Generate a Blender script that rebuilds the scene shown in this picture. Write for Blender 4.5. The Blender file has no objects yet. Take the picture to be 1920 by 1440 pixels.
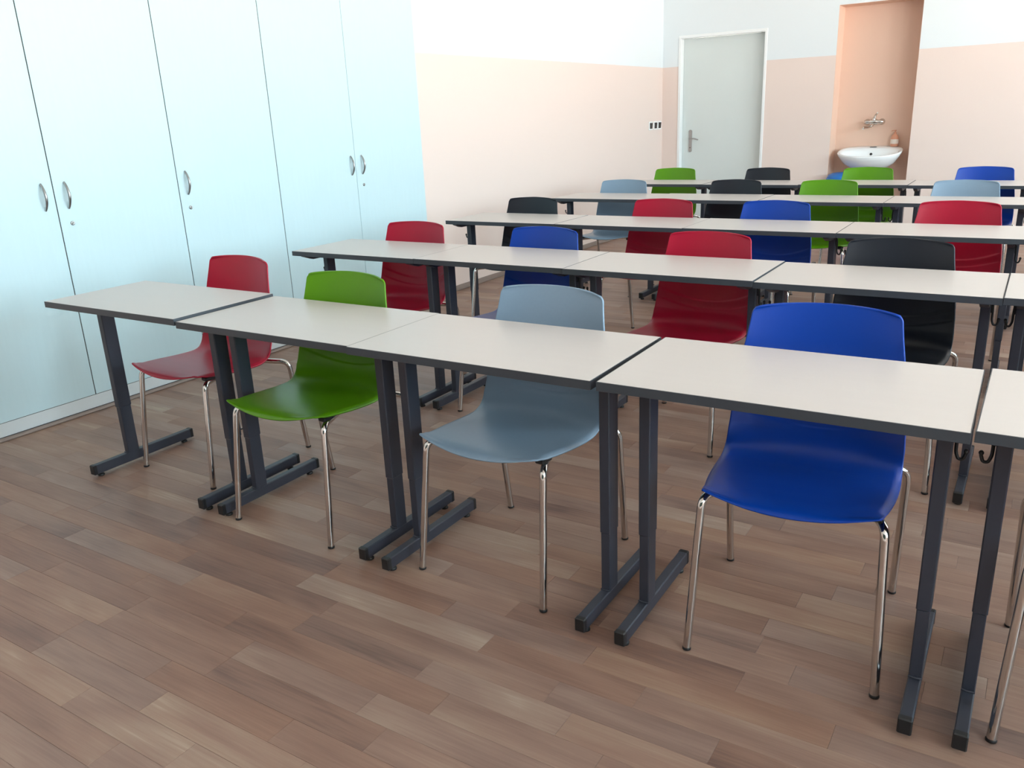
import bpy, math, random
import numpy as np
from mathutils import Matrix, Vector

random.seed(7)
SC = bpy.context.scene
COL = SC.collection

# ------------------------------------------------------------------ camera
cam_d = bpy.data.cameras.new('camera')
cam = bpy.data.objects.new('camera', cam_d)
COL.objects.link(cam)
CR = (0.84644818, 0.53075199, -0.04275282)
CF = (-0.51650551, 0.79890335, -0.30818094)
r_ = Vector(CR).normalized(); f_ = Vector(CF).normalized()
u_ = r_.cross(f_).normalized(); r_ = f_.cross(u_).normalized()
m = Matrix.Identity(4)
for i in range(3):
    m[i][0] = r_[i]; m[i][1] = u_[i]; m[i][2] = -f_[i]
m[0][3], m[1][3], m[2][3] = 3.29983, -1.71613, 1.37783
cam.matrix_world = m
cam_d.sensor_width = 36.0
cam_d.lens = 1543.5 / 1920 * 36
cam_d.clip_start = 0.05
SC.camera = cam

# ------------------------------------------------------------------ sky seen through the windows
SKY = (0.62, 0.88, 1.0); GROUND = (1.0, 0.965, 0.90)
SKY_S, GROUND_S = 14.0, 20.0
world = bpy.data.worlds.new('world'); SC.world = world
world.use_nodes = True
nt = world.node_tree; nt.nodes.clear()
tc = nt.nodes.new('ShaderNodeTexCoord'); sep = nt.nodes.new('ShaderNodeSeparateXYZ')
mr = nt.nodes.new('ShaderNodeMapRange'); mx = nt.nodes.new('ShaderNodeMix'); mx.data_type = 'RGBA'
bg = nt.nodes.new('ShaderNodeBackground'); wo = nt.nodes.new('ShaderNodeOutputWorld')
mr.inputs['From Min'].default_value = -0.06; mr.inputs['From Max'].default_value = 0.10
mx.inputs[6].default_value = tuple(c * GROUND_S for c in GROUND) + (1,)
mx.inputs[7].default_value = tuple(c * SKY_S for c in SKY) + (1,)
L = nt.links.new
L(tc.outputs['Generated'], sep.inputs[0]); L(sep.outputs['Z'], mr.inputs['Value'])
L(mr.outputs[0], mx.inputs[0]); L(mx.outputs[2], bg.inputs['Color']); L(bg.outputs[0], wo.inputs[0])
bg.inputs['Strength'].default_value = 1.0

# room dimensions
XL, XR, YF, YB, ZC = -0.80, 7.6, -3.6, 8.305, 3.3
WINDOWS = [(-2.8, -1.0), (0.0, 1.8), (2.7, 4.5), (4.9, 6.6)]
WZ0, WZ1 = 0.95, 2.95
for (a, b) in WINDOWS:
    ld = bpy.data.lights.new('window_portal', 'AREA'); ld.shape = 'RECTANGLE'
    ld.size = WZ1 - WZ0; ld.size_y = b - a
    lo = bpy.data.objects.new('window_portal', ld); COL.objects.link(lo)
    lo.location = (XR + 0.02, (a + b) / 2, (WZ0 + WZ1) / 2)
    lo.rotation_euler = (0, math.pi / 2, 0)
    ld.cycles.is_portal = True

vs = SC.view_settings
SC.display_settings.display_device = 'sRGB'
vs.view_transform = 'Standard'; vs.look = 'None'; vs.gamma = 1.0; vs.use_curve_mapping = False
vs.exposure = 0.55

# ------------------------------------------------------------------ helpers
class MB:
    def __init__(s):
        s.v = []; s.f = []; s.sm = []
    def add(s, vs_, fs, smooth=False):
        o = len(s.v); s.v += [tuple(p) for p in vs_]
        s.f += [tuple(i + o for i in f) for f in fs]; s.sm += [smooth] * len(fs)
        return s
    def box(s, x0, x1, y0, y1, z0, z1, b=0.0):
        if b <= 0:
            vs_ = [(x, y, z) for z in (z0, z1) for y in (y0, y1) for x in (x0, x1)]
            return s.add(vs_, [(0, 2, 3, 1), (4, 5, 7, 6), (0, 1, 5, 4), (2, 6, 7, 3), (0, 4, 6, 2), (1, 3, 7, 5)])
        b = min(b, (x1 - x0) * .49, (y1 - y0) * .49, (z1 - z0) * .49)
        V = []; I = {}
        for cx in (0, 1):
            for cy in (0, 1):
                for cz in (0, 1):
                    P = ((x0, x1)[cx], (y0, y1)[cy], (z0, z1)[cz]); d = (1 - 2 * cx, 1 - 2 * cy, 1 - 2 * cz)
                    for ax in range(3):
                        q = [P[k] + (0 if k == ax else b * d[k]) for k in range(3)]
                        I[(cx, cy, cz, ax)] = len(V); V.append(q)
        F = []
        def quad(ids, n):
            a = [Vector(V[i]) for i in ids]
            nn = (a[1] - a[0]).cross(a[2] - a[0])
            F.append(tuple(ids) if nn.dot(Vector(n)) > 0 else tuple(reversed(ids)))
        for ax in range(3):
            o1, o2 = [k for k in range(3) if k != ax]
            for sgn in (0, 1):
                ids = []
                for a, c in ((0, 0), (1, 0), (1, 1), (0, 1)):
                    k = [0, 0, 0]; k[ax] = sgn; k[o1] = a; k[o2] = c
                    ids.append(I[tuple(k) + (ax,)])
                n = [0, 0, 0]; n[ax] = 2 * sgn - 1
                quad(ids, n)
            for a in (0, 1):
                for c in (0, 1):
                    k0 = [0, 0, 0]; k0[o1] = a; k0[o2] = c; k1 = list(k0); k1[ax] = 1
                    n = [0, 0, 0]; n[o1] = 2 * a - 1; n[o2] = 2 * c - 1
                    quad([I[tuple(k0) + (o1,)], I[tuple(k1) + (o1,)], I[tuple(k1) + (o2,)], I[tuple(k0) + (o2,)]], n)
        for cx in (0, 1):
            for cy in (0, 1):
                for cz in (0, 1):
                    quad([I[(cx, cy, cz, k)] for k in range(3)], (2 * cx - 1, 2 * cy - 1, 2 * cz - 1))
        return s.add(V, F)
    def tube(s, pts, r, n=10, cap=True):
        P = [Vector(p) for p in pts]
        rr = r if isinstance(r, (list, tuple)) else [r] * len(P)
        V = []; F = []
        ref = None
        for i, p in enumerate(P):
            t = (P[min(i + 1, len(P) - 1)] - P[max(i - 1, 0)]).normalized()
            if ref is None:
                ref = Vector((0, 0, 1)) if abs(t.z) < .9 else Vector((1, 0, 0))
            a = (ref - t * ref.dot(t)).normalized(); b = t.cross(a); ref = a
            for k in range(n):
                an = 2 * math.pi * k / n
                V.append(p + a * math.cos(an) * rr[i] + b * math.sin(an) * rr[i])
        for i in range(len(P) - 1):
            for k in range(n):
                k2 = (k + 1) % n
                F.append((i * n + k, i * n + k2, (i + 1) * n + k2, (i + 1) * n + k))
        s.add(V, F, True)
        if cap:
            o = len(V)
            s.add(V[:n], [tuple(reversed(range(n)))]); s.add(V[-n:], [tuple(range(n))])
        return s
    def lathe(s, prof, c=(0, 0, 0), n=24, axis='z', sx=1.0, sy=1.0, smooth=True):
        V = []; F = []
        for (r, h) in prof:
            for k in range(n):
                a = 2 * math.pi * k / n
                p = (r * math.cos(a) * sx, r * math.sin(a) * sy, h)
                if axis == 'y': p = (p[0], -p[2], p[1])
                if axis == 'x': p = (p[2], p[1], p[0])
                V.append((p[0] + c[0], p[1] + c[1], p[2] + c[2]))
        for i in range(len(prof) - 1):
            for k in range(n):
                k2 = (k + 1) % n
                F.append((i * n + k, i * n + k2, (i + 1) * n + k2, (i + 1) * n + k))
        s.add(V, F, smooth)
        s.add(V[:n], [tuple(reversed(range(n)))]); s.add(V[-n:], [tuple(range(n))])
        return s
    def mesh(s, name):
        me = bpy.data.meshes.new(name)
        me.from_pydata(s.v, [], s.f)
        me.polygons.foreach_set('use_smooth', s.sm)
        me.update()
        return me

def obj(name, mb, mat, parent=None, loc=(0, 0, 0)):
    me = mb.mesh(name) if isinstance(mb, MB) else mb
    if mat and not me.materials: me.materials.append(mat)
    o = bpy.data.objects.new(name, me); COL.objects.link(o)
    o.location = loc
    if parent: o.parent = parent
    return o

def thing(name, label, cat, loc=(0, 0, 0), rz=0, group=None):
    o = bpy.data.objects.new(name, None); COL.objects.link(o)
    o.location = loc; o.rotation_euler = (0, 0, rz)
    o.empty_display_size = 0.1
    o['label'] = label; o['category'] = cat
    if group: o['group'] = group
    return o

def struct(name, mb, mat, parent=None):
    o = obj(name, mb, mat, parent); o['kind'] = 'structure'
    return o

KIDS = {}
def copy_tree(o, parent=None):
    c = o.copy(); COL.objects.link(c)
    if parent: c.parent = parent
    for ch in list(o.children): copy_tree(ch, c)
    return c

def arc(c, a0, a1, r, e1, e2, n=6):
    c = Vector(c); e1 = Vector(e1); e2 = Vector(e2)
    return [c + e1 * r * math.cos(a0 + (a1 - a0) * k / n) + e2 * r * math.sin(a0 + (a1 - a0) * k / n) for k in range(n + 1)]

def fillet(pts, rad, n=5):
    P = [Vector(p) for p in pts]; out = [P[0]]
    for i in range(1, len(P) - 1):
        a = P[i - 1] - P[i]; b = P[i + 1] - P[i]
        d = min(rad, a.length * .45, b.length * .45)
        p0 = P[i] + a.normalized() * d; p1 = P[i] + b.normalized() * d
        for k in range(n + 1):
            t = k / n
            out.append((1 - t) ** 2 * p0 + 2 * t * (1 - t) * P[i] + t * t * p1)
    out.append(P[-1])
    return out

# ------------------------------------------------------------------ materials
def srgb(r, g, b):
    f = lambda c: (c / 255 / 12.92) if c / 255 <= .04045 else ((c / 255 + .055) / 1.055) ** 2.4
    return (f(r), f(g), f(b), 1)

def mat(name, col, rough=.5, metal=0.0, noise=0.0, scale=20, bump=0.0, spec=0.5, coat=0.0, stretch=(1, 1, 1)):
    mm = bpy.data.materials.new(name); mm.use_nodes = True
    nt = mm.node_tree; b = nt.nodes['Principled BSDF']
    b.inputs['Roughness'].default_value = rough; b.inputs['Metallic'].default_value = metal
    b.inputs['Specular IOR Level'].default_value = spec
    b.inputs['Coat Weight'].default_value = coat
    tcn = nt.nodes.new('ShaderNodeTexCoord'); mp = nt.nodes.new('ShaderNodeMapping')
    mp.inputs['Scale'].default_value = stretch
    nz = nt.nodes.new('ShaderNodeTexNoise'); nz.inputs['Scale'].default_value = scale; nz.inputs['Detail'].default_value = 4
    nt.links.new(tcn.outputs['Object'], mp.inputs[0]); nt.links.new(mp.outputs[0], nz.inputs['Vector'])
    rp = nt.nodes.new('ShaderNodeMix'); rp.data_type = 'RGBA'
    c = Vector(col[:3])
    rp.inputs[6].default_value = tuple(c * (1 - noise)) + (1,); rp.inputs[7].default_value = tuple(min(1, x) for x in c * (1 + noise)) + (1,)
    nt.links.new(nz.outputs['Fac'], rp.inputs[0]); nt.links.new(rp.outputs[2], b.inputs['Base Color'])
    if bump:
        bp = nt.nodes.new('ShaderNodeBump'); bp.inputs['Strength'].default_value = bump; bp.inputs['Distance'].default_value = .002
        nt.links.new(nz.outputs['Fac'], bp.inputs['Height']); nt.links.new(bp.outputs[0], b.inputs['Normal'])
    return mm

WHITE_PAINT = srgb(232, 238, 241); PEACH = srgb(237, 218, 209); NICHE_PEACH_BOUNCE = srgb(236, 202, 182)  # niche peach is deeper: warm interreflection put into its colour
PAINT_Z = 1.866

def wall_paint(name, split=True):
    mm = bpy.data.materials.new(name); mm.use_nodes = True
    nt = mm.node_tree; b = nt.nodes['Principled BSDF']; b.inputs['Roughness'].default_value = .75
    b.inputs['Specular IOR Level'].default_value = .25
    g = nt.nodes.new('ShaderNodeNewGeometry'); sp = nt.nodes.new('ShaderNodeSeparateXYZ')
    nz = nt.nodes.new('ShaderNodeTexNoise'); nz.inputs['Scale'].default_value = 6
    nt.links.new(g.outputs['Position'], nz.inputs['Vector']); nt.links.new(g.outputs['Position'], sp.inputs[0])
    # the roller line wavers by a millimetre or two
    ad = nt.nodes.new('ShaderNodeMath'); ad.operation = 'MULTIPLY_ADD'; ad.inputs[1].default_value = .006
    nt.links.new(nz.outputs['Fac'], ad.inputs[0]); nt.links.new(sp.outputs['Z'], ad.inputs[2])
    gt = nt.nodes.new('ShaderNodeMath'); gt.operation = 'GREATER_THAN'; gt.inputs[1].default_value = PAINT_Z + .003
    nt.links.new(ad.outputs[0], gt.inputs[0])
    mx = nt.nodes.new('ShaderNodeMix'); mx.data_type = 'RGBA'
    mx.inputs[6].default_value = PEACH if split else NICHE_PEACH_BOUNCE
    mx.inputs[7].default_value = WHITE_PAINT if split else NICHE_PEACH_BOUNCE
    nt.links.new(gt.outputs[0], mx.inputs[0]); nt.links.new(mx.outputs[2], b.inputs['Base Color'])
    bp = nt.nodes.new('ShaderNodeBump'); bp.inputs['Strength'].default_value = .05; bp.inputs['Distance'].default_value = .002
    n2 = nt.nodes.new('ShaderNodeTexNoise'); n2.inputs['Scale'].default_value = 180
    nt.links.new(g.outputs['Position'], n2.inputs['Vector']); nt.links.new(n2.outputs['Fac'], bp.inputs['Height'])
    nt.links.new(bp.outputs[0], b.inputs['Normal'])
    return mm

def floor_material():
    mm = bpy.data.materials.new('wood_plank_vinyl'); mm.use_nodes = True
    nt = mm.node_tree; b = nt.nodes['Principled BSDF']
    N = nt.nodes.new; LL = nt.links.new
    at = N('ShaderNodeAttribute'); at.attribute_name = 'tone'
    ats = N('ShaderNodeAttribute'); ats.attribute_name = 'seed'
    g = N('ShaderNodeNewGeometry')
    cmb = N('ShaderNodeCombineXYZ')
    sc = N('ShaderNodeMath'); sc.operation = 'MULTIPLY'; sc.inputs[1].default_value = 37.0
    LL(ats.outputs['Fac'], sc.inputs[0]); LL(sc.outputs[0], cmb.inputs[2]); 
    av = N('ShaderNodeVectorMath'); av.operation = 'ADD'
    LL(g.outputs['Position'], av.inputs[0]); LL(cmb.outputs[0], av.inputs[1])
    ramp = N('ShaderNodeValToRGB'); cr = ramp.color_ramp
    stops = [(0, srgb(108, 84, 76)), (.3, srgb(134, 105, 92)), (.55, srgb(147, 117, 102)), (.8, srgb(158, 131, 114)), (1, srgb(177, 155, 135))]
    cr.elements[0].position, cr.elements[0].color = stops[0]
    cr.elements[1].position, cr.elements[1].color = stops[-1]
    for p, c in stops[1:-1]:
        e = cr.elements.new(p); e.color = c
    def noise(scale, st, detail=4, dist=0.0):
        mp = N('ShaderNodeMapping'); mp.inputs['Scale'].default_value = st
        nz = N('ShaderNodeTexNoise'); nz.inputs['Scale'].default_value = scale; nz.inputs['Detail'].default_value = detail
        nz.inputs['Distortion'].default_value = dist
        LL(av.outputs[0], mp.inputs[0]); LL(mp.outputs[0], nz.inputs['Vector'])
        return nz.outputs['Fac']
    soft = noise(2.2, (1, 4.5, 1), 2, .6)       # broad cloudy figure
    grain = noise(14, (.35, 9, 1), 5, .4)       # long fine grain
    fine = noise(60, (.25, 8, 1), 3)
    def madd(a, k, base):
        n = N('ShaderNodeMath'); n.operation = 'MULTIPLY_ADD'; n.inputs[1].default_value = k
        LL(a, n.inputs[0])
        if base is not None: LL(base, n.inputs[2])
        return n.outputs[0]
    t1 = madd(soft, 1.05, at.outputs['Fac'])
    t2 = madd(grain, .55, t1); t3 = madd(fine, .18, t2)
    off = N('ShaderNodeMath'); off.operation = 'SUBTRACT'; off.inputs[1].default_value = .89
    LL(t3, off.inputs[0]); LL(off.outputs[0], ramp.inputs[0])
    # reddish / greyish drift between planks
    hs = N('ShaderNodeHueSaturation')
    mr = N('ShaderNodeMapRange'); mr.inputs['To Min'].default_value = .86; mr.inputs['To Max'].default_value = 1.10
    LL(ats.outputs['Fac'], mr.inputs['Value']); LL(mr.outputs[0], hs.inputs['Saturation'])
    LL(ramp.outputs[0], hs.inputs['Color']); LL(hs.outputs[0], b.inputs['Base Color'])
    b.inputs['Roughness'].default_value = .42
    b.inputs['Specular IOR Level'].default_value = .35
    bp = N('ShaderNodeBump'); bp.inputs['Strength'].default_value = .08; bp.inputs['Distance'].default_value = .001
    LL(grain, bp.inputs['Height']); LL(bp.outputs[0], b.inputs['Normal'])
    return mm

M = {}
M['wall'] = wall_paint('wall_paint_two_tone')
M['niche'] = wall_paint('peach_paint_with_bounce', False)
M['white'] = mat('white_ceiling_paint', srgb(240, 240, 238), .8, noise=.01, scale=8, spec=.2)
M['floor'] = floor_material()
M['subfloor'] = mat('dark_joint', srgb(84, 66, 58), .8, noise=.1)
M['cabinet'] = mat('pale_laminate', srgb(202, 226, 232), .38, noise=.025, scale=9, stretch=(6, 6, .6), spec=.4)
M['cab_in'] = mat('dark_cabinet_edge', srgb(70, 72, 74), .7, noise=.05)
M['kick'] = mat('grey_white_plinth', srgb(214, 220, 222), .45, noise=.03, scale=12, stretch=(1, 1, 6))
M['board'] = mat('dark_green_absorber', srgb(38, 58, 52), .6, noise=.08, scale=6)
M['strip'] = mat('taupe_skirting', srgb(150, 134, 126), .6, noise=.05)
M['steel'] = mat('brushed_steel', srgb(172, 172, 172), .3, 1.0, noise=.05, scale=60)
M['chrome'] = mat('chrome', srgb(208, 204, 200), .1, 1.0, noise=.02, scale=30)
M['top'] = mat('pale_maple_laminate', srgb(200, 191, 186), .34, noise=.02, scale=10, stretch=(.5, 8, 1), spec=.45)
M['band'] = mat('anthracite_edge_band', srgb(60, 65, 72), .45, noise=.04, scale=40)
M['frame'] = mat('anthracite_powder_coat', srgb(50, 53, 64), .42, noise=.05, scale=80, bump=.05)
M['black'] = mat('black_plastic', srgb(26, 26, 28), .45, noise=.1, scale=40)
CHAIRC = {'red': (172, 12, 48), 'green': (88, 144, 8), 'grey': (134, 156, 176), 'blue': (6, 62, 160), 'black': (27, 31, 40)}
for k, c in CHAIRC.items():
    M['shell_' + k] = mat(k + '_moulded_plastic', srgb(*c), .36, noise=.03, scale=120, bump=.03, spec=.36)
M['door'] = mat('door_cream_paint', srgb(218, 225, 223), .5, noise=.01, scale=5)
M['doorframe'] = mat('white_steel_frame', srgb(244, 246, 246), .35, noise=.01)
M['ceramic'] = mat('white_glazed_ceramic', srgb(240, 244, 246), .08, noise=.005, coat=.5)
M['soap'] = mat('peach_soap', srgb(226, 160, 130), .3, noise=.04)
M['paperlabel'] = mat('pale_label', srgb(240, 226, 214), .5, noise=.03)
M['bluebin'] = mat('blue_plastic', srgb(18, 110, 190), .35, noise=.03)
M['switchwhite'] = mat('white_switch_frame', srgb(244, 244, 242), .35, noise=.01)
gm = bpy.data.materials.new('window_glass'); gm.use_nodes = True
gn = gm.node_tree; gn.nodes.clear()
o_ = gn.nodes.new('ShaderNodeOutputMaterial'); tr = gn.nodes.new('ShaderNodeBsdfTransparent'); gl = gn.nodes.new('ShaderNodeBsdfGlossy')
gl.inputs['Roughness'].default_value = .02; ms = gn.nodes.new('ShaderNodeMixShader'); ms.inputs[0].default_value = .06
gn.links.new(tr.outputs[0], ms.inputs[1]); gn.links.new(gl.outputs[0], ms.inputs[2]); gn.links.new(ms.outputs[0], o_.inputs[0])
M['glass'] = gm

# ------------------------------------------------------------------ room shell
T = .25
struct('ceiling', MB().box(XL - T, XR + T, YF - T, YB + .6, ZC, ZC + .2), M['white'])
struct('wall_left', MB().box(XL - T, XL, YF - T, YB + .6, -.2, ZC), M['wall'])
wf = struct('wall_front', MB().box(XL, XR, YF - T, YF, -.2, ZC), M['wall'])
obj('added_dark_board', MB().box(.6, 5.2, YF, YF + .03, .55, 2.15, .006), M['board'], wf)  # unseen dark board, added to cut light bounced off the front wall
# back wall with the door opening and the wash niche
DX0, DX1, DZ = -.572, .424, 2.178
NX0, NX1, NZ, ND = 1.20, 2.02, 2.365, .28
wb = MB()
y0, y1 = YB, YB + .45
wb.box(XL, DX0, y0, y1, -.2, ZC).box(DX0, DX1, y0, y1, DZ, ZC).box(DX1, NX0, y0, y1, -.2, ZC)
wb.box(NX0, NX1, y0, y1, NZ, ZC).box(NX1, XR, y0, y1, -.2, ZC)
wall_back = struct('wall_back', wb, M['wall'])
nb = MB(); e = .003
nb.box(NX0, NX1, YB + ND, y1 - .02, -.1, NZ)
nb.box(NX0, NX0 + e, YB + .001, YB + ND, -.1, NZ).box(NX1 - e, NX1, YB + .001, YB + ND, -.1, NZ).box(NX0, NX1, YB + .001, YB + ND, NZ - e, NZ)
ni = obj('wash_niche', nb, M['niche'], wall_back)
ni['kind'] = 'structure'
# right wall with window openings
wr = MB()
yy = YF
for (a, b) in WINDOWS:
    wr.box(XR, XR + T, yy, a, -.2, ZC); wr.box(XR, XR + T, a, b, -.2, WZ0); wr.box(XR, XR + T, a, b, WZ1, ZC); yy = b
wr.box(XR, XR + T, yy, YB, -.2, ZC)
struct('wall_right', wr, M['wall'])
for i, (a, b) in enumerate(WINDOWS):
    f = MB(); t = .06; xm = XR + .12
    f.box(xm, xm + .07, a, b, WZ0, WZ0 + t).box(xm, xm + .07, a, b, WZ1 - t, WZ1)
    for y in (a, (a + b) / 2 - t / 2, b - t): f.box(xm, xm + .07, y, y + t, WZ0 + t, WZ1 - t)
    w = struct('window_%d' % (i + 1), f, M['doorframe'])
    for (p, q) in ((a + t, (a + b) / 2 - t / 2), ((a + b) / 2 + t / 2, b - t)):
        obj('pane', MB().box(xm + .03, xm + .034, p, q, WZ0 + t, WZ1 - t), M['glass'], w)
    obj('sill', MB().box(XR - .05, XR + .11, a, b, WZ0 - .03, WZ0, .005), M['doorframe'], w)

# floor: every board is its own piece; boards lie along X
PW = .0875
floor = struct('floor', MB().box(XL - T, XR + T, YF - T, YB + .6, -.2, -.004), M['subfloor'])
def in_view(x, y, z=0.0):
    d = Vector((x, y, z)) - Vector((3.29983, -1.71613, 1.37783))
    k = d.dot(f_)
    if k < .2: return None
    return (960 + 1543.5 * d.dot(r_) / k, 720 - 1543.5 * d.dot(u_) / k, k)
rng = random.Random(11)
boards = []
ny = int((YB + ND - YF) / PW)
for j in range(ny):
    ya = YF + j * PW + (-.096 - YF) % PW - PW; yb = ya + PW
    if yb > YB + ND: break
    x = XL - rng.random() * .6
    while x < XR:
        ln = rng.choice([.44, .50, .56, .62, .72]) * (0.9 + .2 * rng.random())
        xa, xb = max(x, XL), min(x + ln, XR)
        if xb - xa > .02:
            t = rng.gauss(.5, .075)
            q = rng.random()
            if q < .10: t = rng.uniform(.62, .76)
            elif q < .19: t = rng.uniform(.28, .38)
            boards.append((xa, xb, ya, min(yb, YB + ND), t, rng.random()))
        x += ln
def board_mesh(mb, bd, tones, seeds):
    g = .00025
    xa, xb, ya, yb, t, s = bd
    n0 = len(mb.f)
    mb.box(xa + g, xb - g, ya + g, yb - g, -.004, 0.0, .0005)
    k = len(mb.f) - n0
    tones += [t] * k; seeds += [s] * k
def put_attr(me, tones, seeds):
    for nm, arr in (('tone', tones), ('seed', seeds)):
        a = me.attributes.new(nm, 'FLOAT', 'FACE'); a.data.foreach_set('value', arr)
def board_rank(bd):
    best = 0; xa, xb, ya, yb = bd[:4]
    P = [in_view(xa + (xb - xa) * u, (ya + yb) / 2) for u in (.1, .5, .9)]
    n = sum(1 for p in P if p and -30 < p[0] < 1950 and 0 < p[1] < 1470)
    if not n: return 0
    kk = min(p[2] for p in P if p)
    c = [in_view(*q) for q in ((xa, ya), (xb, ya), (xb, yb), (xa, yb))]
    if any(p is None for p in c): return n
    ar = 0
    for i in range(4):
        a, b = c[i], c[(i + 1) % 4]; ar += a[0] * b[1] - a[1] * b[0]
    return abs(ar) / 2 * n / 3
boards.sort(key=board_rank, reverse=True)
for bd in boards[:300]:
    mb = MB(); tn = []; sd = []
    board_mesh(mb, bd, tn, sd)
    me = mb.mesh('plank'); put_attr(me, tn, sd)
    obj('plank', me, M['floor'], floor)
mb = MB(); tn = []; sd = []
for bd in boards[300:]: board_mesh(mb, bd, tn, sd)
me = mb.mesh('plank_field'); put_attr(me, tn, sd)
o = obj('plank_field', me, M['floor'], floor); o['kind'] = 'stuff'

# skirting along the left wall and the back wall
struct('baseboard_left', MB().box(XL, XL + .012, 3.50, YB, 0, .045, .003), M['strip'])
bbk = MB()
for a, b in ((XL + .012, DX0 - .03), (DX1 + .03, NX0), (NX1, XR)): bbk.box(a, b, YB - .012, YB, 0, .045, .003)
struct('baseboard_back', bbk, M['strip'])

# ------------------------------------------------------------------ door in the back wall
dr = MB(); fw = .028
dr.box(DX0 - fw, DX0 + .004, YB - .006, YB + .13, 0, DZ - .004, .002).box(DX1 - .004, DX1 + fw * .9, YB - .006, YB + .13, 0, DZ - .004, .002).box(DX0 - fw, DX1 + fw * .9, YB - .006, YB + .13, DZ - .004, DZ + fw, .002)
door = struct('door_1', dr, M['doorframe'])
obj('door_leaf', MB().box(DX0 + .005, DX1 - .005, YB + .085, YB + .125, .006, DZ - .006, .003), M['door'], door)
hp = MB(); hx = -.462; hy = YB + .085
prof = []
for k in range(13):
    a = math.pi * k / 12; prof.append((.021 * math.cos(a), 1.115 + .021 * math.sin(a)))
for k in range(13):
    a = math.pi + math.pi * k / 12; prof.append((.021 * math.cos(a), .893 + .021 * math.sin(a)))
n = len(prof)
hp.add([(hx + a, hy, z) for a, z in prof] + [(hx + a * .9, hy - .009, z) for a, z in prof],
       [tuple(range(n, 2 * n))] + [(i, (i + 1) % n, n + (i + 1) % n, n + i) for i in range(n)])
plate = obj('handle_plate', hp, M['steel'], door)
lv = MB().tube(fillet([(hx, hy - .005, 1.03), (hx, hy - .05, 1.03), (hx + .06, hy - .052, 1.034), (hx + .115, hy - .05, 1.018)], .015), [.009] * 3 + [.008] * 11, 8)
obj('lever', lv, M['steel'], plate)
obj('keyhole', MB().lathe([(.006, 0), (.006, .002)], (hx, hy - .009, .925), 10, 'y'), M['black'], plate)

# ------------------------------------------------------------------ wall cabinets on the left
CX = -.789      # front face of the cabinet doors
CTOP, CKICK = 2.85, .085
def handle_mb(y, z, s=1):
    pts = []
    for k in range(13):
        t = k / 12; a = math.pi * t
        pts.append((CX + .002 + .026 * math.sin(a) ** .8, y, z + .064 - .128 * t))
    return MB().tube(pts, [.0045 + .0025 * math.sin(math.pi * k / 12) for k in range(13)], 8)
def cabinet(label, ya, yb, doors):
    # doors: (y0, y1, handle_y or None, lock)
    t = thing('wall_cabinet', label, 'cabinet', (0, 0, 0), 0, 'white fitted cabinets along the left wall')
    t.location = (CX, (ya + yb) / 2, 0)
    off = Vector(t.location)
    def P(name, mb, m_, parent=t):
        mb.v = [tuple(Vector(v) - off) for v in mb.v]
        return obj(name, mb, m_, parent)
    P('carcass', MB().box(XL + .002, CX - .0045, ya + .0005, yb - .0005, .012, CTOP), M['cab_in'])
    P('plinth', MB().box(CX - .0043, CX - .0015, ya, yb, .016, CKICK - .003, .0008), M['kick'])
    for (a, b, hy_, lk) in doors:
        gl, gr = (.0026 if abs(q - .571) < .01 else .0014 for q in (a, b))
        d = P('door', MB().box(CX - .004, CX, a + gl, b - gr, CKICK, CTOP, .0008), M['cabinet'])
        if hy_ is not None:
            h = P('handle', handle_mb(hy_, 1.105), M['steel'], d)
            if lk:
                lkm = MB().lathe([(.0105, 0), (.0105, .004), (.0085, .006), (.003, .0062), (.0028, .003)], (0, 0, 0), 16, 'x')
                lkm.v = [(CX + p[0], hy_ + .003 + p[1], .968 + p[2]) for p in lkm.v]
                P('lock', lkm, M['steel'], d)
    return t
cabinet('white two-door cabinet nearest the camera, at the left edge, with paired handles', -.14, 1.275, [(-.14, .571, .513, False), (.571, 1.275, .630, True)])
cabinet('white single-door cabinet with one handle, between the two double-door cabinets', 1.277, 2.009, [(1.277, 2.009, 1.331, True)])
cabinet('white two-door cabinet with paired handles, farthest along, beside the bare wall', 2.011, 3.485, [(2.011, 2.727, 2.680, False), (2.727, 3.485, 2.789, True)])
struct('baseboard_cabinets', MB().box(XL + .002, CX + .028, -.3, 3.5, 0, .012, .004), M['strip'])

# three light switches on the left wall near the back corner
for y, lb in ((7.94, 'black light switch in a white frame, nearest the camera of the three by the corner'),
              (8.08, 'black light switch in a white frame, middle of the three by the corner'),
              (8.205, 'black light switch in a white frame, closest to the room corner')):
    t = thing('light_switch', lb, 'switch', (XL, y, 1.206), 0, 'light switches by the back corner')
    obj('frame', MB().box(0, .008, -.056, .056, -.05, .05, .003), M['switchwhite'], t)
    obj('rocker', MB().add([(.008, -.032, -.034), (.008, .032, -.034), (.008, .032, .034), (.008, -.032, .034), (.013, -.030, -.032), (.013, .030, -.032), (.018, .030, .032), (.018, -.030, .032)],
        [(4, 5, 6, 7), (0, 1, 5, 4), (1, 2, 6, 5), (2, 3, 7, 6), (3, 0, 4, 7)]), M['black'], t)

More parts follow.
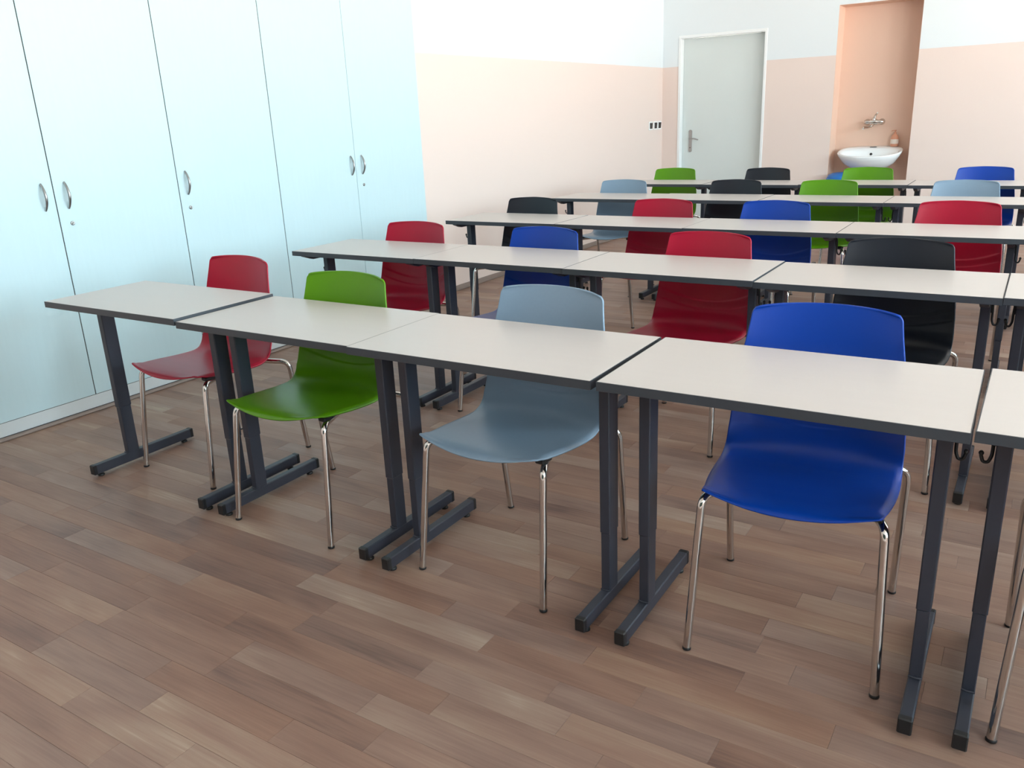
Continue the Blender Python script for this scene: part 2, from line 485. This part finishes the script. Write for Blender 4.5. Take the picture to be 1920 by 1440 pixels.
# ------------------------------------------------------------------ wash basin, tap, soap, bin
NB = YB + ND
t = thing('wash_basin', 'white ceramic wash basin mounted in the peach niche', 'sink', (1.615, NB, 0))
def basin():
    mb = MB(); n = 48
    def ring(rx, yf, yb_, zf, zb, flat=1.0):
        # D-shaped outline: round front, straight back against the wall; z tilts from front to back
        out = []
        for k in range(n):
            a = 2 * math.pi * k / n
            c, s_ = math.cos(a), math.sin(a)
            ex = .62 if s_ > 0 else .95
            x = rx * math.copysign(abs(c) ** (.75 if s_ > 0 else .95), c)
            yy = (yb_ + yf) / 2 + (yb_ - yf) / 2 * math.copysign(abs(s_) ** ex, s_)
            w = (yy - yf) / (yb_ - yf)
            out.append((x, yy, zf + (zb - zf) * w))
        return out
    rings = [ring(.05, -.20, -.03, .632, .64), ring(.13, -.29, -.01, .645, .65), ring(.20, -.36, -.005, .672, .69), ring(.262, -.42, -.004, .710, .74), ring(.310, -.455, -.003, .760, .83),
             ring(.333, -.468, -.002, .794, .884), ring(.331, -.466, -.002, .804, .895), ring(.318, -.452, -.012, .808, .898),
             ring(.300, -.432, -.120, .803, .872), ring(.283, -.412, -.135, .785, .835), ring(.225, -.36, -.165, .735, .76), ring(.12, -.29, -.19, .702, .712), ring(.02, -.245, -.23, .695, .70)]
    V = [p for r in rings for p in r]
    F = []
    for i in range(len(rings) - 1):
        for k in range(n):
            k2 = (k + 1) % n; F.append((i * n + k, i * n + k2, (i + 1) * n + k2, (i + 1) * n + k))
    F.append(tuple(reversed(range(n)))); F.append(tuple(range((len(rings) - 1) * n, len(rings) * n)))
    return mb.add(V, F, True)
bs = obj('basin', basin(), M['ceramic'], t)
obj('overflow_hole', MB().lathe([(.014, 0), (.014, .006), (.010, .007), (.009, .003)], (.005, -.143, .815), 16, 'y'), M['black'], t)
obj('tap_hole', MB().lathe([(.03, 0), (.03, .004), (.022, .006), (.01, .004)], (.01, -.07, .886), 18, 'z', 1.2, .55), M['black'], t)
obj('drain', MB().lathe([(.024, 0), (.024, .004), (.018, .005), (.016, .002)], (0, -.24, .716), 18), M['chrome'], t)

t = thing('wall_tap', 'chrome single-lever mixer tap on the niche wall above the basin', 'tap', (1.605, NB, 1.155))
for s in (-1, 1):
    q = MB().lathe([(.034, 0), (.033, .008), (.022, .016), (.017, .03), (.017, .05)], (s * .075, 0, 0), 18, 'y')
    obj('escutcheon', q, M['chrome'], t)
obj('body', MB().lathe([(.012, -.102), (.02, -.098), (.021, -.06), (.019, -.045), (.031, -.03), (.031, .03), (.021, .045), (.021, .06), (.02, .098), (.012, .102)], (0, -.062, 0), 18, 'x'), M['chrome'], t)
sp = obj('spout', MB().tube(fillet([(0, -.06, -.01), (-.01, -.10, -.045), (-.045, -.19, -.055), (-.07, -.235, -.05), (-.073, -.245, -.068)], .03), [.017] * 3 + [.0125] * 17, 10), M['chrome'], t)
obj('lever', MB().tube(fillet([(0, -.062, .018), (.004, -.066, .042), (.02, -.10, .075), (.045, -.15, .095)], .02), [.022, .02, .019, .018, .016, .014, .013, .012, .011, .010, .0095, .009, .009, .0085], 10), M['chrome'], t)

t = thing('soap_dispenser', 'peach liquid soap pump bottle standing on the rim of the wash basin', 'bottle', (1.835, NB - .055, .888), -.3)
obj('bottle', MB().lathe([(.036, 0), (.042, .006), (.043, .07), (.040, .10), (.030, .122), (.014, .132), (.013, .138)], (0, 0, 0), 24, 'z', 1.0, .68), M['soap'], t)
obj('label', MB().lathe([(.0436, .03), (.0437, .062), (.0432, .078)], (0, 0, 0), 24, 'z', 1.0, .69), M['paperlabel'], t)
pm = MB().lathe([(.015, .138), (.015, .15), (.006, .153), (.006, .165), (.011, .167), (.011, .174), (.004, .176)], (0, 0, 0), 14)
pm.tube([(0, 0, .170), (-.018, -.012, .171), (-.034, -.022, .164)], .004, 8)
obj('pump', pm, M['soap'], t)

t = thing('waste_bin', 'blue plastic waste bin standing below the wash basin', 'bin', (1.36, YB - .05, 0))
obj('body', MB().lathe([(.115, 0), (.12, .004), (.148, .555), (.142, .555), (.116, .01), (.05, .008)], (0, 0, 0), 32), M['bluebin'], t)
obj('rim', MB().lathe([(.147, .545), (.156, .549), (.158, .565), (.154, .572), (.144, .571), (.143, .55)], (0, 0, 0), 32), M['bluebin'], t)
obj('lid', MB().lathe([(.150, .572), (.149, .585), (.135, .607), (.10, .625), (.05, .634), (.01, .636)], (0, 0, 0), 32), M['bluebin'], t)

# ------------------------------------------------------------------ school desks
DW, DD, DH, TH = .803, .456, .760, .024
INS = .052
def make_desk():
    t = thing('school_desk', 'desk', 'desk')
    bt = .002
    obj('table_top', MB().box(-DW / 2 + bt, DW / 2 - bt, bt, DD - bt, DH - TH + .004, DH, .0006), M['top'], t)
    obj('underside', MB().box(-DW / 2 + bt, DW / 2 - bt, bt, DD - bt, DH - TH + .0006, DH - TH + .004), M['band'], t)  # dark sheet added so less light bounces down onto the seats
    e = MB()
    e.box(-DW / 2, DW / 2, 0, bt, DH - TH, DH - .0004, .0007).box(-DW / 2, DW / 2, DD - bt, DD, DH - TH, DH - .0004, .0007)
    e.box(-DW / 2, -DW / 2 + bt, bt, DD - bt, DH - TH, DH - .0004).box(DW / 2 - bt, DW / 2, bt, DD - bt, DH - TH, DH - .0004)
    obj('edge_band', e, M['band'], t)
    for s in (-1, 1):
        x = s * (DW / 2 - INS)
        py = .21
        pd = .029
        leg = obj('leg', MB().box(x - .016, x + .016, py - pd, py + pd, .262 if s < 0 else .238, DH - TH - .02, .003), M['frame'], t)
        obj('inner_post', MB().box(x - .0142, x + .0142, py - pd + .003, py + pd - .003, .05, .30, .002), M['frame'], leg)
        obj('foot_bar', MB().box(x - .0145, x + .0145, .020, .512, .014, .054, .003), M['frame'], leg)
        for yy in (.016, .498):
            obj('end_cap', MB().box(x - .0155, x + .0155, yy, yy + .018, .013, .055, .003), M['black'], leg)
        for yy in (.052, .470):
            obj('leveller', MB().lathe([(.013, 0), (.014, .004), (.012, .009), (.006, .010), (.006, .016)], (x, yy, 0), 12), M['black'], leg)
        # arm under the top, its ends cut at a slant
        ar = MB(); z1 = DH - TH; z0 = z1 - .028
        pr_ = [(.025, z1), (.025, z1 - .007), (.085, z0), (DD - .09, z0), (DD - .03, z1 - .007), (DD - .03, z1)]
        n = len(pr_)
        ar.add([(x - .014, a, b) for a, b in pr_] + [(x + .014, a, b) for a, b in pr_],
               [tuple(range(n)), tuple(reversed(range(n, 2 * n)))] + [(i, n + i, n + (i + 1) % n, (i + 1) % n) for i in range(n)])
        obj('support_arm', ar, M['frame'], leg)
        # weld bead where post meets foot
        obj('weld', MB().tube([(x - .014, py - pd + .002, .055), (x, py - pd - .002, .056), (x + .014, py - pd + .002, .055)], .003, 6), M['frame'], leg)
    return t
def hook_mb(x, s):
    # coat hook on the outer face of the post
    mb = MB()
    mb.box(min(x, x + s * .004), max(x, x + s * .004), .195, .225, .665, .715, .001)
    p = [(x + s * .004, .21, .70), (x + s * .006, .21, .665), (x + s * .006, .21, .636), (x + s * .012, .21, .620), (x + s * .022, .21, .620), (x + s * .027, .21, .636)]
    mb.tube(fillet(p, .010), .0038, 8)
    mb.lathe([(.002, -.006), (.0048, -.003), (.0055, 0), (.0048, .003), (.002, .006)], (x + s * .0265, .21, .640), 10)
    return mb
HOOK = {s: hook_mb(s * (DW / 2 - INS + .016), s).mesh('hook') for s in (-1, 1)}
for me in HOOK.values(): me.materials.append(M['black'])
desk0 = make_desk(); used = [False]
def place_desk(xl, y, yaw, dz, label, hooks, group):
    o = desk0 if not used[0] else copy_tree(desk0)
    used[0] = True
    c, s_ = math.cos(yaw), math.sin(yaw)
    xc = xl + DW / 2
    # the yaw turns about the middle of the desk
    o.location = (xc + s_ * DD / 2, y + DD / 2 - c * DD / 2, 0); o.rotation_euler = (0, 0, yaw)
    o['label'] = label; o['group'] = group
    for ch in o.children:
        if ch.name.startswith(('table_top', 'edge_band', 'underside')): ch.location.z = dz
        elif ch.name.startswith('leg'):
            for g in ch.children:
                if g.name.startswith('support_arm'): g.location.z = dz
    legs = [ch for ch in o.children if ch.name.startswith('leg')]
    for h in hooks:
        lg = legs[0] if h < 0 else legs[1]
        obj('coat_hook', HOOK[h], None, lg)
    return o
ORD = ['first', 'second', 'third', 'fourth', 'fifth', 'unseen sixth', 'unseen seventh']
ROWN = ['front row', 'second row', 'third row', 'fourth row', 'back row']
row1 = [(-.003, .0023, .0045, .0018), (.8075, .0063, .0025, -.0069), (1.6170, -.0064, .0037, -.0038), (2.4365, -.0056, .0124, -.0011), (3.2490, .0034, -.003, .0029), (4.054, 0, .002, 0), (4.860, 0, 0, 0)]  # last two desks are unseen, added to shade the seats from the windows
def dlabel(r, k):
    if r == 0 and k == 4: return 'pale desk of the front row cut off by the right edge of the view'
    return 'pale-topped desk with dark edge, %s from the %s in the %s of desks' % (ORD[k], 'cabinets' if r < 2 else 'left wall', ROWN[r])
for k, (x, y, a, dz) in enumerate(row1):
    hooks = {3: [1], 4: [-1, 1]}.get(k, [])
    place_desk(x, y, a, dz, dlabel(0, k), hooks, 'school desks in the front row')
rr = random.Random(5)
ROWS = [(1, .0176, 1.3023), (2, .0390, 2.6229), (3, .0355, 4.0240), (4, .0083, 5.2618)]
for r, x0, y0_ in ROWS:
    for k in range(7):  # unseen desks at the right end are added for the shade they cast
        hooks = [-1] if k == 0 else ([-1, 1] if k >= 2 else [1])
        place_desk(x0 + k * .8046, y0_ + rr.uniform(-.003, .003), rr.uniform(-.002, .002), rr.uniform(-.002, .003), dlabel(r, k), hooks, 'school desks in the ' + ROWN[r])

# ------------------------------------------------------------------ chairs: one moulded shell on four chrome legs
def shell_mesh():
    cl = np.array([(-.268, .443), (-.258, .4525), (-.236, .4585), (-.20, .460), (-.13, .4565), (-.05, .449), (.02, .4435), (.075, .4425), (.115, .450), (.146, .468), (.168, .498),
                   (.181, .537), (.190, .583), (.198, .64), (.208, .71), (.219, .78), (.232, .858)])
    d = np.r_[0, np.cumsum(np.hypot(*np.diff(cl, axis=0).T))]
    Ltot = d[-1]
    # smooth interpolation (cubic Hermite with Catmull tangents)
    def smooth_eval(s, xs, ys):
        m_ = np.gradient(ys, xs)
        i = np.clip(np.searchsorted(xs, s) - 1, 0, len(xs) - 2)
        h = xs[i + 1] - xs[i]; t = (s - xs[i]) / h
        return ((2 * t ** 3 - 3 * t ** 2 + 1) * ys[i] + (t ** 3 - 2 * t ** 2 + t) * h * m_[i] + (-2 * t ** 3 + 3 * t ** 2) * ys[i + 1] + (t ** 3 - t ** 2) * h * m_[i + 1])
    sseat = d[8]
    ws = np.array([0, .03, .09, .18, .27, d[8], d[10], d[12], d[14], d[15], Ltot])
    wv = np.array([.205, .211, .218, .228, .233, .232, .229, .224, .209, .199, .190])
    ds = np.array([0, .05, .15, .25, .34, .372, .395, .42, d[10], d[12], d[14], Ltot])
    dv = np.array([.003, .003, .002, .004, .010, .016, .025, .036, .043, .043, .040, .034])
    S = np.unique(np.r_[np.linspace(0, .03, 8), np.linspace(.03, d[10], 34), np.linspace(d[10], d[12] + .03, 44), np.linspace(d[12] + .03, Ltot - .04, 14), np.linspace(Ltot - .04, Ltot, 12)])
    NU = 34
    uu = np.sin(np.linspace(-1, 1, NU + 1) * math.pi / 2 * .92) / math.sin(math.pi / 2 * .92)
    rt, rf = .019, .011
    def sstep(x): x = np.clip(x, 0, 1); return x * x * (3 - 2 * x)
    def P(s, u):
        y = smooth_eval(s, d, cl[:, 0]); z = smooth_eval(s, d, cl[:, 1])
        e_ = 1e-3
        s1, s2 = np.clip(s - e_, 0, Ltot), np.clip(s + e_, 0, Ltot)
        ty = smooth_eval(s2, d, cl[:, 0]) - smooth_eval(s1, d, cl[:, 0]); tz = smooth_eval(s2, d, cl[:, 1]) - smooth_eval(s1, d, cl[:, 1])
        l = np.hypot(ty, tz); ty /= l; tz /= l
        ny_, nz_ = -tz, ty
        w = smooth_eval(s, ws, wv)
        q = Ltot - s
        w = w - np.where(q < rt, rt - np.sqrt(np.maximum(0, rt ** 2 - (rt - q) ** 2)), 0)
        w = w - np.where(s < rf, rf - np.sqrt(np.maximum(0, rf ** 2 - (rf - s) ** 2)), 0)
        dish = smooth_eval(s, ds, dv) * np.abs(u) ** 2.1 - .010 * np.clip((np.abs(u) - .93) / .07, 0, 1) ** 1.5 * np.clip((s - .03) / .05, 0, 1) * np.clip((d[9] - s) / .08, 0, 1)
        # embossed steps across the lower back (two smile-shaped creases)
        zA = .548 + .050 * u ** 2; zB = .512 + .040 * u ** 2
        emb = -.0055 * sstep((z - zA) / .007) + .0048 * sstep((z - zA - .02) / .09) - .0035 * sstep((z - zB) / .006) + .0035 * sstep((z - zB - .008) / .03)
        dish = dish + emb * np.clip((1 - np.abs(u)) * 8, 0, 1)
        ft = np.exp(-(s / .10) ** 2); tt = np.exp(-(q / .10) ** 2)
        sh = .029 * u ** 2 * ft - .020 * u ** 2 * tt     # convex front edge, arched top edge
        return np.array([u * w, y + ny_ * dish + ty * sh, z + nz_ * dish + tz * sh])
    V = np.array([[P(s, u) for u in uu] for s in S])
    # normals
    dS = np.gradient(V, axis=0); dU = np.gradient(V, axis=1)
    Nn = np.cross(dU, dS); Nn /= np.linalg.norm(Nn, axis=2, keepdims=True) + 1e-12
    th = .0055
    A = V; B = V - Nn * th
    ns, nu = V.shape[:2]
    verts = [tuple(p) for p in A.reshape(-1, 3)] + [tuple(p) for p in B.reshape(-1, 3)]
    o2 = ns * nu; F = []
    for i in range(ns - 1):
        for j in range(nu - 1):
            a = i * nu + j
            F.append((a, a + 1, a + nu + 1, a + nu)); F.append((o2 + a, o2 + a + nu, o2 + a + nu + 1, o2 + a + 1))
    loop = [j for j in range(nu)] + [i * nu + nu - 1 for i in range(1, ns)] + [(ns - 1) * nu + j for j in range(nu - 2, -1, -1)] + [i * nu for i in range(ns - 2, 0, -1)]
    for k in range(len(loop)):
        a, b = loop[k], loop[(k + 1) % len(loop)]
        F.append((a, o2 + a, o2 + b, b))
    mb = MB().add(verts, F, True)
    return mb
SHELL = shell_mesh()
def shell_for(col):
    me = SHELL.mesh('shell_' + col); me.materials.append(M['shell_' + col])
    return me
SH = {c: shell_for(c) for c in CHAIRC}
TR = .0108
def make_chair():
    t = thing('stacking_chair', 'chair', 'chair')
    obj('shell', SH['red'], None, t)
    for s in (-1, 1):
        # front leg: up, over a tight bend and back under the seat
        p = fillet([(s * .232, -.252, .008), (s * .216, -.203, .429), (s * .165, -.085, .426), (s * .125, .00, .424)], .030, 6)
        lg = obj('leg', MB().tube(p, TR, 12), M['chrome'], t)
        obj('glide', MB().lathe([(.0105, 0), (.0118, .001), (.0118, .006), (.0105, .008)], (s * .2322, -.252, 0), 12), M['black'], lg)
        p = fillet([(s * .236, .252, .008), (s * .243, .198, .418), (s * .170, .150, .424), (s * .06, .125, .424)], .036, 6)
        lg = obj('leg', MB().tube(p, TR, 12), M['chrome'], t)
        obj('glide', MB().lathe([(.0105, 0), (.0118, .001), (.0118, .006), (.0105, .008)], (s * .236, .253, 0), 12), M['black'], lg)
        cp = MB().box(s * .193 - .016, s * .193 + .016, -.190, -.142, .433, .449, .004)
        obj('seat_clip', cp, M['black'], t)
    fr = MB().tube([(-.065, .125, .424), (.065, .125, .424)], TR, 12)
    for s in (-1, 1): fr.tube(fillet([(s * .128, -.005, .424), (s * .11, .05, .419), (s * .095, .12, .421)], .03), TR * .95, 10)
    fr.box(-.13, .13, -.03, .0, .417, .434, .004)
    obj('under_frame', fr, M['chrome'], t)
    return t
chair0 = make_chair(); cused = [False]
def place_chair(col, x, y, yaw, label, row):
    o = chair0 if not cused[0] else copy_tree(chair0)
    cused[0] = True
    o.location = (x, y, 0); o.rotation_euler = (0, 0, math.radians(yaw))
    o['label'] = label; o['category'] = 'chair'; o['group'] = 'moulded chairs in the ' + ROWN[row]
    for ch in o.children:
        if ch.name.startswith('shell'): ch.data = SH[col]
    return o
CH = [  # unseen chairs at the right row ends are added to block window light
 [('red', .390, .445, -2.2), ('green', 1.155, .302, .5), ('grey', 2.000, .332, -2.8), ('blue', 2.858, .369, 4.5), ('red', 3.60, .350, -2.0), ('green', 4.44, .34, 1), ('blue', 5.25, .35, 2)],
 [('red', .420, 1.640, 0), ('blue', 1.236, 1.612, -4.0), ('red', 2.058, 1.640, -5), ('black', 2.845, 1.640, -1), ('green', 3.64, 1.64, 0), ('grey', 4.45, 1.64, 1), ('red', 5.25, 1.64, -1)],
 [('black', .384, 2.945, -2), ('red', 1.310, 2.960, -3), ('blue', 2.000, 2.955, -3), ('red', 2.925, 3.060, -3), ('grey', 3.66, 2.96, 1), ('blue', 4.47, 2.96, 0), ('black', 5.27, 2.96, 1)],
 [('grey', .420, 4.355, 2), ('black', 1.320, 4.375, -2), ('green', 1.996, 4.355, -2), ('grey', 2.853, 4.365, -3), ('red', 3.66, 4.36, 1), ('black', 4.47, 4.36, 0), ('green', 5.27, 4.36, 1)],
 [('green', .350, 5.650, 2), ('black', 1.210, 5.610, -3), ('green', 2.040, 5.592, -2), ('blue', 2.890, 5.592, -2), ('red', 3.65, 5.6, 1), ('grey', 4.45, 5.6, 0), ('blue', 5.25, 5.6, 1)],
]
WHO = {(0, 4): 'red chair at the far right of the front row, only its chrome legs in view'}
for r, row in enumerate(CH):
    for k, (c, x, y, a) in enumerate(row):
        lab = WHO.get((r, k), '%s plastic chair on chrome legs at the %s desk from the left, %s' % (c, ORD[k], ROWN[r]))
        place_chair(c, x, y, a, lab, r)
